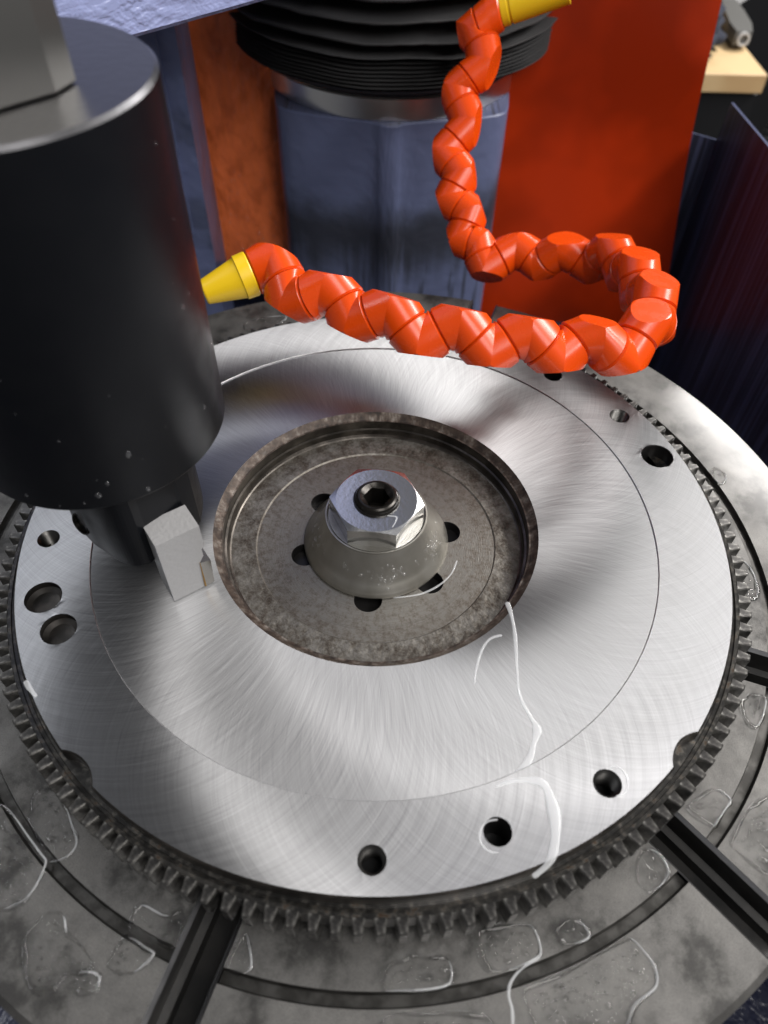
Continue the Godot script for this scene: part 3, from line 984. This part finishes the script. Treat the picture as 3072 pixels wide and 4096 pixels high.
# ---------------------------------------------------------------- cutter spindle and tool
func spindle() -> void:
	var st := begin()
	var sp := thing("cutter_spindle", "big black cylindrical cutter head in the left foreground", "cutter head", Vector3(SPIN.x, 0.0, SPIN.y))
	lathe(st, [Vector2(0.0, 0.055), Vector2(0.0455, 0.055), Vector2(0.0462, 0.0562), Vector2(0.0462, 0.1742)], 128)
	obj("black_barrel", done(st), M.oxide, sp)
	st = begin()
	lathe(st, [Vector2(0.0462, 0.1742), Vector2(0.0451, 0.1753), Vector2(0.0, 0.1753)], 128)
	obj("end_face", done(st), M.machined, sp)
	st = begin()
	var plan := PackedVector2Array()
	for p in [[0.0048, 0.0329], [0.0250, 0.0124], [0.0276, 0.0045], [0.005, -0.011], [-0.020, 0.012]]:
		plan.append(Vector2(p[0], p[1]))
	prism(st, plan, 0.1755, 0.42, 0.0006)
	obj("drive_bar", done(st), M.bar, sp)
	var rng := RandomNumberGenerator.new()
	rng.seed = 5
	var tr := []
	for i in 40:
		var a := rng.randf_range(-0.3, 2.4)
		var r := 0.00025 + 0.0009 * pow(rng.randf(), 4.0)
		tr.append(Transform3D(Basis(Vector3.UP, -a).scaled_local(Vector3(r * 0.5, r * 1.3, r)), Vector3(cos(a) * 0.0462, 0.058 + 0.11 * pow(rng.randf(), 2.0), sin(a) * 0.0462)))
	scatter("droplets", tr, M.water, sp)
	# stub that carries the tool
	st = begin()
	var stub := []
	for p in [[-0.0250, 0.0010], [-0.0175, 0.0180], [-0.0066, 0.0299], [0.0001, 0.0348], [0.0071, 0.0394], [0.0133, 0.0414], [0.0188, 0.0398]]:
		stub.append(Vector2(p[0], p[1]))
	var poly := curve(stub, 5, false)
	for p in [[0.0205, 0.0372], [0.0305, 0.0265], [0.0318, 0.0258]]:
		poly.append(Vector2(p[0], p[1]))
	for p in curve([Vector2(0.0343, 0.0184), Vector2(0.0328, 0.0054), Vector2(0.0258, -0.0106), Vector2(0.0098, -0.0286), Vector2(-0.0152, -0.0236)], 5, false):
		poly.append(p)
	prism(st, poly, 0.017, 0.0552, 0.0006)
	obj("tool_stub", done(st), M.oxide, sp)
	# set screw in the stub's flank
	st = begin()
	var dirv := Vector3(-0.55, 0.22, 0.81).normalized()
	var bs := Basis(Quaternion(Vector3.UP, dirv))
	lathe(st, [Vector2(0.0048, -0.004), Vector2(0.0048, 0.0004), Vector2(0.0042, 0.0006), Vector2(0.0040, -0.0006), Vector2(0.0040, -0.001), Vector2(0.0, -0.0015)], 28, Transform3D(bs, Vector3(-0.0085, 0.0265, 0.0285)))
	obj("set_screw", done(st), M.stud, sp)
	# the tool bit
	var bit := thing("tool_bit", "square grey tool bit clamped to the black cutter head, its tip touching the ground face", "tool bit", Vector3(-0.0752, 0.0014, 0.0350))
	var w := Vector2(0.816, -0.578)
	var d := Vector2(0.578, 0.816)
	st = begin()
	var hw := 0.0086
	var hd := 0.0062
	# front outline with the stepped right side, swept through the depth
	var out := [Vector2(-hw, 0.0), Vector2(0.0052, 0.0), Vector2(0.0052, 0.0155), Vector2(0.0072, 0.0185), Vector2(0.0072, 0.0225), Vector2(hw, 0.0240), Vector2(hw, 0.0356), Vector2(-hw, 0.0356)]
	sheet(st, out, Vector3(-d.x, 0, -d.y) * hd, Vector3(w.x, 0, w.y), Vector3.UP, Vector3(d.x, 0, d.y) * hd * 2.0)
	obj("shank", done(st), M.tool, bit)
	st = begin()
	sheet(st, [Vector2(0.0053, -0.0006), Vector2(0.0088, -0.0002), Vector2(0.0095, 0.0135), Vector2(0.0053, 0.0150)], Vector3(-d.x, 0, -d.y) * (hd - 0.002), Vector3(w.x, 0, w.y), Vector3.UP, Vector3(d.x, 0, d.y) * (hd * 2.0 - 0.0022))
	obj("carbide_tip", done(st), M.carbide, bit)
	st = begin()
	sheet(st, [Vector2(0.0044, 0.0001), Vector2(0.0052, 0.0001), Vector2(0.0052, 0.0156), Vector2(0.0050, 0.0156)], Vector3(d.x, 0, d.y) * (hd - 0.0002), Vector3(w.x, 0, w.y), Vector3.UP, Vector3(d.x, 0, d.y) * 0.0005)
	obj("braze_line", done(st), M.braze, bit)

# ---------------------------------------------------------------- segmented coolant hose
func hose() -> void:
	var J := [Vector3(-0.0657,0.0410,-0.1248),Vector3(-0.0491,0.0410,-0.1190),Vector3(-0.0357,0.0400,-0.1064),Vector3(-0.0187,0.0390,-0.1043),Vector3(-0.0052,0.0380,-0.0954),Vector3(0.0119,0.0370,-0.0890),Vector3(0.0278,0.0360,-0.0878),Vector3(0.0442,0.0350,-0.0841),Vector3(0.0599,0.0340,-0.0843),Vector3(0.0764,0.0330,-0.0820),Vector3(0.0922,0.0320,-0.0868),Vector3(0.1078,0.0310,-0.0834),Vector3(0.1231,0.0300,-0.0936),Vector3(0.1340,0.0305,-0.1056),Vector3(0.1379,0.0292,-0.1206),Vector3(0.1389,0.0271,-0.1366),Vector3(0.1388,0.0246,-0.1526),Vector3(0.1375,0.0213,-0.1685),Vector3(0.1353,0.0176,-0.1841),Vector3(0.1290,0.0121,-0.1979),Vector3(0.1186,0.0048,-0.2073),Vector3(0.1010,0.0020,-0.2117),Vector3(0.0914,-0.0009,-0.2161),Vector3(0.0723,-0.0036,-0.2175),Vector3(0.0606,-0.0041,-0.2200),Vector3(0.0542,0.0005,-0.2286),Vector3(0.0510,0.0076,-0.2371),Vector3(0.0472,0.0151,-0.2460),Vector3(0.0434,0.0224,-0.2546),Vector3(0.0424,0.0318,-0.2658),Vector3(0.0426,0.0420,-0.2779),Vector3(0.0460,0.0570,-0.2927),Vector3(0.0496,0.0694,-0.3011),Vector3(0.0567,0.0849,-0.3134),Vector3(0.0547,0.0928,-0.3196),Vector3(0.0672,0.1016,-0.3223)]
	var h := thing("coolant_hose", "orange segmented coolant hose looping over the flywheel, with a yellow nozzle", "hose", J[12])
	var n := J.size()
	var facing := Vector3(0.0, 0.765, 0.644)       # the bends lie flat across this direction
	var N := []
	for i in n:
		var t: Vector3 = (J[mini(i + 1, n - 1)] - J[maxi(i - 1, 0)])
		if i > 1 and i < n - 2:
			t = (J[i + 2] - J[i - 2]) + t
		t = t.normalized()
		var w := facing.cross(t) * (1.0 if i < 16 else -1.0)
		# through the deep bend the zigzag stands upright
		if i >= 11 and i <= 21:
			var upw := Vector3(0, 0.8, 0.1) - t * Vector3(0, 0.8, 0.1).dot(t)
			w = w.normalized() * clampf((14.0 - i) / 3.0, 0.0, 1.0) + upw.normalized() if i < 16 else upw
		w = w.normalized()
		var s := 1.0 if i % 2 == 0 else -1.0
		if i < 11 or i > 24:
			w = (w * 0.96 + facing * 0.28).normalized()
			w = (w - t * w.dot(t)).normalized()
		N.append((t * 0.785 + w * 0.62 * s).normalized())
	var tip := Vector3(-0.0905, 0.0355, -0.1143)
	var leave := Vector3(0.92, 0.36, 0.12).normalized()
	N[0] = (J[0] - tip).normalized()
	N[n - 1] = leave
	for i in n - 1:
		var st := begin()
		segment(st, J[i] - J[12], N[i], J[i + 1] - J[12], N[i + 1], 0.0113, 0.0123)
		obj("segment", done(st), M.orange, h)
	# nozzle
	nozzle(h, J[0] - J[12], (tip - J[0]).normalized(), (tip - J[0]).length(), "nozzle", [Vector2(0.0, 0.0002), Vector2(0.0108, 0.0002), Vector2(0.0112, 0.0008), Vector2(0.0110, 0.0065), Vector2(0.0102, 0.0070), Vector2(0.0062, 0.0255), Vector2(0.0056, 0.0262), Vector2(0.0046, 0.0262), Vector2(0.0044, 0.020)])
	nozzle(h, J[n - 1] - J[12], leave, 0.03, "fitting", [Vector2(0.0, 0.0002), Vector2(0.0098, 0.0002), Vector2(0.0098, 0.004), Vector2(0.009, 0.0046), Vector2(0.009, 0.0056), Vector2(0.0098, 0.006), Vector2(0.0098, 0.04), Vector2(0.0, 0.0405)])

func nozzle(parent: Node, from: Vector3, d: Vector3, _len: float, called: String, prof: Array) -> void:
	var st := begin()
	lathe(st, prof, 40, Transform3D(Basis(Quaternion(Vector3.UP, d)), from))
	obj(called, done(st), M.yellow, parent)

# one bent link: two short cylinders square to its two joint planes, mitred, the outer corner cut flat
func segment(st: SurfaceTool, a: Vector3, na: Vector3, b: Vector3, nb: Vector3, r: float, lim: float) -> void:
	var ax := (b - a).normalized()
	var mid := (a + b) / 2
	var wide := (na - nb)
	wide = (wide - ax * wide.dot(ax))
	wide = wide.normalized() if wide.length() > 0.05 else na.cross(Vector3.UP).normalized()
	var m := (na + nb).normalized()
	var x := wide.cross(m).normalized()
	var ua := x - na * x.dot(na)
	ua = ua.normalized()
	var va := na.cross(ua)
	var ub := (ua - nb * ua.dot(nb)).normalized()
	var vb := nb.cross(ub)
	var n := 36
	var rows := []
	for k in n + 1:
		var t := TAU * k / n
		var ra := ua * cos(t) + va * sin(t)
		var rb := ub * cos(t) + vb * sin(t)
		var gap := 0.0006
		var pa := a + ra * r + na * gap
		var pb := b + rb * r - nb * gap
		# meet at the bisecting plane through mid
		var ta := maxf(0.0003, (mid - pa).dot(m) / maxf(0.2, na.dot(m)))
		var tb := maxf(0.0003, (pb - mid).dot(m) / maxf(0.2, nb.dot(m)))
		var qa := pa + na * ta
		var qb := pb - nb * tb
		var q := (qa + qb) / 2
		qa = q
		qb = q
		var over := (q - mid).dot(wide) - lim
		if over > 0.0:
			var ga := maxf(0.05, na.dot(wide))
			var gb := maxf(0.05, -nb.dot(wide))
			qa = q - na * minf(over / ga, ta * 0.85)
			qb = q + nb * minf(over / gb, tb * 0.85)
		rows.append([a + ra * (r - 0.0016) + na * 0.0001, a + ra * (r - 0.001) + na * 0.0001, pa + na * 0.0003, qa, qb, pb - nb * 0.0003, b + rb * (r - 0.001) - nb * 0.0001, b + rb * (r - 0.0016) - nb * 0.0001])
	for j in 7:
		for k in n:
			st.set_smooth_group(j + 1)
			quad(st, rows[k][j], rows[k + 1][j], rows[k + 1][j + 1], rows[k][j + 1])

# ---------------------------------------------------------------- bench in the background
func bench() -> void:
	var st := begin()
	var b := thing("workbench", "pale wooden workbench top over a black base in the background at the right", "workbench", Vector3(0.26, -0.6, -1.1))
	box(st, Vector3(0.0, 0.4935, 0.0), Vector3(0.40, 0.0225, 0.60), 0.0015)
	obj("bench_top", done(st), M.wood, b)
	st = begin()
	box(st, Vector3(0.0, 0.22, 0.0), Vector3(0.40, 0.52, 0.58), 0.002)
	obj("bench_base", done(st), M.cabinet, b)
	# a scraper lying on the bench: handle towards us, wide blade away
	var s := thing("scraper", "grey handled scraper lying on the wooden bench", "scraper", Vector3(0.452, -0.085, -0.93))
	st = begin()
	sheet(st, pts2([-0.010, -0.052, 0.010, -0.052, 0.0145, -0.02, 0.0135, 0.03, 0.0095, 0.08, -0.0095, 0.08, -0.0125, 0.03, -0.0135, -0.02]), Vector3(0, 0.012, 0), Vector3(1, 0, 0), Vector3(0.12, 0, -1), Vector3(0, -0.016, 0))
	obj("handle", done(st), M.grey_plastic, s)
	st = begin()
	sheet(st, pts2([-0.009, 0.077, 0.009, 0.077, 0.046, 0.135, 0.046, 0.15, -0.046, 0.15, -0.046, 0.135]), Vector3(0, 0.010, 0), Vector3(1, 0, 0), Vector3(0.12, 0, -1), Vector3(0, -0.010, 0))
	obj("blade_holder", done(st), M.white_plastic, s)
	st = begin()
	lathe(st, [Vector2(0.0055, 0.0), Vector2(0.0078, 0.0), Vector2(0.0078, 0.004), Vector2(0.0055, 0.004), Vector2(0.0055, 0.0)], 28, Transform3D(Basis(Vector3(1, 0, 0), Vector3(0, 0, 1), Vector3(0, -1, 0)), Vector3(-0.006, 0.004, 0.0525)))
	obj("end_ring", done(st), M.white_plastic, s)
	# crumpled cloth
	st = begin()
	var f := noise(1.0, 151, 4, 0.55)
	var sp := SphereMesh.new()
	sp.radius = 1.0
	sp.height = 2.0
	sp.radial_segments = 72
	sp.rings = 36
	var arr := sp.get_mesh_arrays()
	var vs: PackedVector3Array = arr[Mesh.ARRAY_VERTEX]
	var ix: PackedInt32Array = arr[Mesh.ARRAY_INDEX]
	st.set_smooth_group(1)
	for i in ix:
		var v := vs[i]
		var k := 1.0 + 0.5 * absf(f.get_noise_3dv(v * 1.9)) + 0.22 * f.get_noise_3dv(v * 5.0)
		st.add_vertex(Vector3(v.x * 0.048 * k, maxf(-0.001, v.y * 0.055 * k), v.z * 0.105 * k))
	obj("rag", done(st), M.cloth)
	var rag := get_node("rag") as Node3D
	rag.position = Vector3(0.372, -0.084, -0.945)
	tag(rag, "crumpled dark blue rag on the wooden bench beside the scraper", "rag")
	# white box behind
	st = begin()
	box(st, Vector3(0, 0.03, 0), Vector3(0.3, 0.06, 0.06), 0.003)
	var wb := obj("storage_box", done(st), M.white_plastic, self, Vector3(0.36, -0.0945, -1.13))
	wb.position.x = 0.3
	tag(wb, "white box at the far end of the wooden bench", "box")
	# coiled black cable hanging in front of the bench
	st = begin()
	var path := []
	for k in 361:
		var t := k / 360.0
		var c := Vector3(lerpf(0.402, 0.392, t), lerpf(0.13, -0.14, t), -0.62) + Vector3(0.012 * sin(t * 3.0), 0, 0)
		var a := t * TAU * 45.0
		path.append(c + Vector3(cos(a) * 0.0055, 0, sin(a) * 0.0055))
	tube(st, path, 0.0018, 6)
	var cable := obj("coiled_cable", done(st), M.rubber)
	tag(cable, "coiled black cable hanging at the right edge in front of the bench", "cable")
	# a further wall that closes the view
	st = begin()
	box(st, Vector3(0.5, 0.3, -1.7), Vector3(3.0, 1.8, 0.05), 0.0)
	var wall := obj("wall", done(st), M.cabinet)
	tag(wall, "", "", "", "structure")

func pts2(a: Array) -> Array:
	return pairs(a)

func tube(st: SurfaceTool, path: Array, r: float, n: int) -> void:
	st.set_smooth_group(1)
	var rings := []
	for i in path.size():
		var t: Vector3 = (path[mini(i + 1, path.size() - 1)] - path[maxi(i - 1, 0)]).normalized()
		var x := t.cross(Vector3(0.3, 0.2, 0.93)).normalized()
		var y := t.cross(x)
		var ring := []
		for k in n:
			var a := TAU * k / n
			ring.append(path[i] + (x * cos(a) + y * sin(a)) * r)
		rings.append(ring)
	for i in path.size() - 1:
		for k in n:
			var j := (k + 1) % n
			quad(st, rings[i][k], rings[i][j], rings[i + 1][j], rings[i + 1][k])

# ---------------------------------------------------------------- coolant: puddles, beads and runs
func coolant() -> void:
	var P := {
		"at the left edge of the photo, outside the ring groove": [-0.1232, 0.1496, -0.1136, 0.1488, -0.1108, 0.1455, -0.1094, 0.1414, -0.1088, 0.1362, -0.1108, 0.1341, -0.1185, 0.1272, -0.1261, 0.1201, -0.1312, 0.1173, -0.1355, 0.1186],
		"on the table between the left gear teeth and the ring groove": [-0.1193, 0.1193, -0.1197, 0.1135, -0.1152, 0.1116, -0.1120, 0.1121, -0.1073, 0.1179, -0.1039, 0.1235, -0.1009, 0.1279, -0.1003, 0.1312, -0.1025, 0.1344, -0.1076, 0.1362, -0.1106, 0.1319, -0.1190, 0.1222],
		"large and lobed, at the lower left left of the slot": [-0.1083, 0.1614, -0.1085, 0.1577, -0.1051, 0.1533, -0.1008, 0.1513, -0.0975, 0.1531, -0.0957, 0.1574, -0.0907, 0.1601, -0.0851, 0.1651, -0.0863, 0.1682, -0.0925, 0.1684, -0.0949, 0.1724, -0.0998, 0.1734, -0.1037, 0.1708, -0.1064, 0.1655],
		"smallest round one at the lower left": [-0.0888, 0.1705, -0.0889, 0.1683, -0.0854, 0.1678, -0.0820, 0.1690, -0.0818, 0.1717, -0.0844, 0.1735, -0.0876, 0.1731],
		"lying across the outer lip of the groove at the lower left": [-0.0795, 0.1667, -0.0795, 0.1627, -0.0772, 0.1589, -0.0741, 0.1584, -0.0693, 0.1610, -0.0663, 0.1624, -0.0684, 0.1652, -0.0719, 0.1679, -0.0772, 0.1676],
		"against the left lip of the lower left slot": [-0.0757, 0.1541, -0.0751, 0.1497, -0.0721, 0.1487, -0.0648, 0.1519, -0.0603, 0.1499, -0.0590, 0.1527, -0.0597, 0.1585, -0.0612, 0.1604, -0.0643, 0.1595, -0.0735, 0.1564],
		"against the right lip of the lower left slot": [-0.0421, 0.1633, -0.0384, 0.1558, -0.0362, 0.1604, -0.0350, 0.1650, -0.0363, 0.1668, -0.0416, 0.1665],
		"inside the ring groove below the bottom gear teeth": [0.0070, 0.1708, 0.0064, 0.1664, 0.0079, 0.1636, 0.0126, 0.1626, 0.0158, 0.1607, 0.0195, 0.1618, 0.0237, 0.1614, 0.0274, 0.1623, 0.0283, 0.1663, 0.0266, 0.1691, 0.0194, 0.1704, 0.0116, 0.1708],
		"at the bottom edge of the photo outside the groove": [0.0057, 0.1810, 0.0091, 0.1768, 0.0193, 0.1765, 0.0295, 0.1762, 0.0375, 0.1768, 0.0398, 0.1803, 0.0341, 0.1833, 0.0142, 0.1845],
		"small oval inside the groove at the lower right": [0.0626, 0.1539, 0.0641, 0.1510, 0.0681, 0.1497, 0.0717, 0.1508, 0.0734, 0.1542, 0.0718, 0.1556, 0.0685, 0.1566, 0.0644, 0.1563],
		"biggest, outside the groove at the lower right": [0.0525, 0.1774, 0.0500, 0.1719, 0.0513, 0.1689, 0.0623, 0.1656, 0.0735, 0.1604, 0.0806, 0.1570, 0.0850, 0.1550, 0.0877, 0.1553, 0.0907, 0.1590, 0.0927, 0.1621, 0.0930, 0.1658, 0.0912, 0.1689, 0.0854, 0.1721, 0.0828, 0.1751, 0.0799, 0.1794, 0.0699, 0.1821, 0.0549, 0.1824],
		"wide, inside the groove at the lower right beside the small oval": [0.0369, 0.1550, 0.0404, 0.1530, 0.0504, 0.1515, 0.0547, 0.1519, 0.0563, 0.1545, 0.0571, 0.1592, 0.0553, 0.1610, 0.0497, 0.1634, 0.0448, 0.1646, 0.0390, 0.1640],
		"against the left lip of the lower right slot": [0.0936, 0.1309, 0.0957, 0.1276, 0.1000, 0.1274, 0.1030, 0.1307, 0.1036, 0.1344, 0.1010, 0.1378, 0.0961, 0.1408, 0.0927, 0.1383, 0.0925, 0.1336],
		"inside the groove right of the lower right slot": [0.1154, 0.1126, 0.1211, 0.1084, 0.1267, 0.1056, 0.1305, 0.1073, 0.1319, 0.1095, 0.1299, 0.1118, 0.1241, 0.1177, 0.1227, 0.1185],
		"at the right edge, outside the groove": [0.1374, 0.1124, 0.1417, 0.1102, 0.1473, 0.1078, 0.1502, 0.1174, 0.1479, 0.1333, 0.1413, 0.1349, 0.1361, 0.1333, 0.1276, 0.1253, 0.1298, 0.1218],
		"beside the right gear teeth below the right slot": [0.1468, 0.0705, 0.1527, 0.0677, 0.1571, 0.0680, 0.1557, 0.0729, 0.1503, 0.0810, 0.1468, 0.0787],
		"round, on the upper right of the table": [0.1685, -0.0554, 0.1708, -0.0578, 0.1746, -0.0545, 0.1740, -0.0501, 0.1706, -0.0467, 0.1678, -0.0499],
		"narrow, beside the right gear teeth above the right slot": [0.1651, 0.0003, 0.1691, 0.0016, 0.1708, 0.0092, 0.1690, 0.0197, 0.1652, 0.0206, 0.1646, 0.0129],
		"on the far rim of the table behind the yellow nozzle": [-0.0849, -0.1671, -0.0771, -0.1740, -0.0653, -0.1778, -0.0589, -0.1765, -0.0660, -0.1678, -0.0793, -0.1624],
	}
	var rng := RandomNumberGenerator.new()
	rng.seed = 99
	for k in P:
		var pts := pairs(P[k])
		var c := Vector2.ZERO
		for p in pts:
			c += p / pts.size()
		var out := round_off(round_off(round_off(curve(pts, 2, true))))
		var t := thing("coolant_puddle", "coolant puddle with beads, " + str(k), "puddle", Vector3(c.x, TABLE_Y + 0.00005, c.y), "coolant puddles on the table")
		for i in out.size():
			out[i] -= c
		var st := begin()
		ridge(st, out, rng)
		obj("water_edge", done(st), M.drop, t)
		# lamp glint on one side of the rim, painted as a white line
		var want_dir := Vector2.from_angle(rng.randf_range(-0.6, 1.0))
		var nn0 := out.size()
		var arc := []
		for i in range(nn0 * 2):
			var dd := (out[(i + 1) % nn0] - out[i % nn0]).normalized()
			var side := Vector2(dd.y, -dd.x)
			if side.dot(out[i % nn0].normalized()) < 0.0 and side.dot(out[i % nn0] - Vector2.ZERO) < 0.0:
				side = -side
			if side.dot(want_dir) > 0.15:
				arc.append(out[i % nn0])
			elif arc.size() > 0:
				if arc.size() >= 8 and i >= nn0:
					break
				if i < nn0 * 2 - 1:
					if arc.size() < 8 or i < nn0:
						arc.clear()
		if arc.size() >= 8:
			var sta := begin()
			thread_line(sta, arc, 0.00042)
			obj("painted_glint", done(sta), M.coolant, t)
		# beads inside
		var area := 0.0
		for i in out.size():
			area += out[i].cross(out[(i + 1) % out.size()]) / 2
		var box2 := Rect2(out[0], Vector2.ZERO)
		for p in out:
			box2 = box2.expand(p)
		var want := int(absf(area) / 1.7e-6)
		var tr := []
		var core := inset(out, 0.0022)
		for i in want * 3:
			var p := box2.position + Vector2(rng.randf(), rng.randf()) * box2.size
			if not Geometry2D.is_point_in_polygon(p, core):
				continue
			var s := 0.00028 + 0.0012 * pow(rng.randf(), 2.6)
			var long := 1.0 + 1.0 * pow(rng.randf(), 2.0)
			var free := true
			for q in tr:
				if Vector2(q.origin.x - p.x, q.origin.z - p.y).length() < (s + q.basis.x.length()) * 1.25:
					free = false
					break
			if not free:
				continue
			tr.append(Transform3D(Basis(Vector3.UP, rng.randf_range(0.9, 1.6)).scaled_local(Vector3(s, s * 0.5, s * long)), Vector3(p.x, 0.0, p.y)))
			if tr.size() >= want:
				break
		var mmesh := MultiMesh.new()
		mmesh.transform_format = MultiMesh.TRANSFORM_3D
		mmesh.mesh = bead()
		mmesh.instance_count = tr.size()
		for i in tr.size():
			mmesh.set_instance_transform(i, tr[i])
		var mi := MultiMeshInstance3D.new()
		mi.name = "beads"
		mi.multimesh = mmesh
		mi.material_override = M.drop
		mi.set_meta("kind", "stuff")
		t.add_child(mi)
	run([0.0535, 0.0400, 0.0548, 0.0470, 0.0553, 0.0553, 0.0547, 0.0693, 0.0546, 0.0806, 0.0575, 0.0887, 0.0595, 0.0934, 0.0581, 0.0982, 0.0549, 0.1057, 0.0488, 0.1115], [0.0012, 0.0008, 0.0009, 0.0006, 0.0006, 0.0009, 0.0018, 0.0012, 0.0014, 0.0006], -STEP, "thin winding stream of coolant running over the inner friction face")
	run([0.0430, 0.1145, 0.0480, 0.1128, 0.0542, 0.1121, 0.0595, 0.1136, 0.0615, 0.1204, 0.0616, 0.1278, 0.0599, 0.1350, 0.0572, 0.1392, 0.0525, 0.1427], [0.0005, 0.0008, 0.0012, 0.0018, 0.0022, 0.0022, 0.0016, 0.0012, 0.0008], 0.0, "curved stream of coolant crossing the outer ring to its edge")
	run([0.0359, 0.0106, 0.0330, 0.0180, 0.0273, 0.0243, 0.0191, 0.0290, 0.0080, 0.0311], [0.0004, 0.0004, 0.0005, 0.0005, 0.0004], -0.0133, "curved painted glint of coolant on the sunk hub floor, at the foot of the cone")
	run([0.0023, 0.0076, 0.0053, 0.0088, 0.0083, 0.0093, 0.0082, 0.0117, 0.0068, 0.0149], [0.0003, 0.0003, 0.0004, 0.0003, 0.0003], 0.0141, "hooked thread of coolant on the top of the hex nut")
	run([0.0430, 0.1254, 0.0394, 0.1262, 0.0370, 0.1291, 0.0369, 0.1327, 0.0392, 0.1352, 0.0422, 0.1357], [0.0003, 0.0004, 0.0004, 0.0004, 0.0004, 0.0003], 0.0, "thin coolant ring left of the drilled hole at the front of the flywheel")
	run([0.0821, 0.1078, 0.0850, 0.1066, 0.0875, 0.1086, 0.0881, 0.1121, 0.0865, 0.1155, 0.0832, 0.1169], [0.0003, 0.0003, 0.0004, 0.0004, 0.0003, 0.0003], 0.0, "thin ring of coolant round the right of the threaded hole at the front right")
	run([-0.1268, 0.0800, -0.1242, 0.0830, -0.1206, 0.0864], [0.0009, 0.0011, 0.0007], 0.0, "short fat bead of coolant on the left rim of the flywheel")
	run([0.0570, 0.1606, 0.0508, 0.1637, 0.0468, 0.1676, 0.0457, 0.1712, 0.0464, 0.1750, 0.0462, 0.1792], [0.0004, 0.0005, 0.0005, 0.0005, 0.0005, 0.0005], TABLE_Y, "painted glint line of coolant crossing the ring groove towards the bottom edge of the photo")
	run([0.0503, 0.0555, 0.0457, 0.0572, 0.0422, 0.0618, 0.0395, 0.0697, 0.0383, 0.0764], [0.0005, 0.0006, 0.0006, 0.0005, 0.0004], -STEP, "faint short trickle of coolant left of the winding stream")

# the swollen edge of a wet patch: a low rounded ridge whose width wanders
func ridge(st: SurfaceTool, out: PackedVector2Array, rng: RandomNumberGenerator) -> void:
	st.set_smooth_group(1)
	var n := out.size()
	var rows := []
	var p0 := rng.randf() * TAU
	for i in n:
		var d := (out[(i + 1) % n] - out[(i + n - 1) % n]).normalized()
		var nn := Vector2(-d.y, d.x)
		var w := 0.0008 + 0.0005 * sin(p0 + TAU * 2.0 * i / n) * sin(TAU * 3.0 * i / n)
		var row := []
		for k in 9:
			var a := PI * k / 8.0
			row.append(v3(out[i] + nn * cos(a) * w, sin(a) * w * 0.55))
		rows.append(row)
	for i in n:
		var j := (i + 1) % n
		for k in 8:
			quad(st, rows[i][k], rows[i][k + 1], rows[j][k + 1], rows[j][k])

# a thin ridge along an open line, tapering to both ends
func thread_line(st: SurfaceTool, line: Array, wide: float) -> void:
	st.set_smooth_group(1)
	var rows := []
	var n := line.size()
	for i in n:
		var d: Vector2 = (line[mini(i + 1, n - 1)] - line[maxi(i - 1, 0)]).normalized()
		var nn := Vector2(-d.y, d.x)
		var w := wide * (0.25 + 0.75 * sin(PI * (i + 0.3) / n))
		var row := []
		for k in 7:
			var a := PI * k / 6.0
			row.append(v3(line[i] + nn * cos(a) * w, 0.0001 + sin(a) * w * 1.1))
		rows.append(row)
	for i in n - 1:
		for k in 6:
			quad(st, rows[i][k], rows[i][k + 1], rows[i + 1][k + 1], rows[i + 1][k])

# a stream: a low rounded ridge along a line, lamp glint painted white
func run(line: Array, widths: Array, y: float, label: String) -> void:
	var pts := pairs(line)
	var per := 8
	var mid := curve(pts, per, false)
	var c := mid[mid.size() / 2]
	var st := begin()
	st.set_smooth_group(1)
	var rows := []
	for i in mid.size():
		var d := (mid[mini(i + 1, mid.size() - 1)] - mid[maxi(i - 1, 0)]).normalized()
		var nn := Vector2(-d.y, d.x)
		var w: float = lerpf(widths[mini(i / per, widths.size() - 1)], widths[mini(i / per + 1, widths.size() - 1)], (i % per) / float(per))
		w *= 0.9 + 0.12 * sin(i * 0.41)
		if i == 0 or i == mid.size() - 1:
			w = 0.0001
		var row := []
		for k in 9:
			var a := PI * k / 8.0
			row.append(v3(mid[i] - c + nn * cos(a) * w, sin(a) * w * 0.28))
		rows.append(row)
	for i in rows.size() - 1:
		for k in 8:
			quad(st, rows[i][k], rows[i][k + 1], rows[i + 1][k + 1], rows[i + 1][k])
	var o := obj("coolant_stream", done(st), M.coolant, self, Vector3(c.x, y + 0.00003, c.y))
	tag(o, label, "stream", "coolant streams with painted white glints")
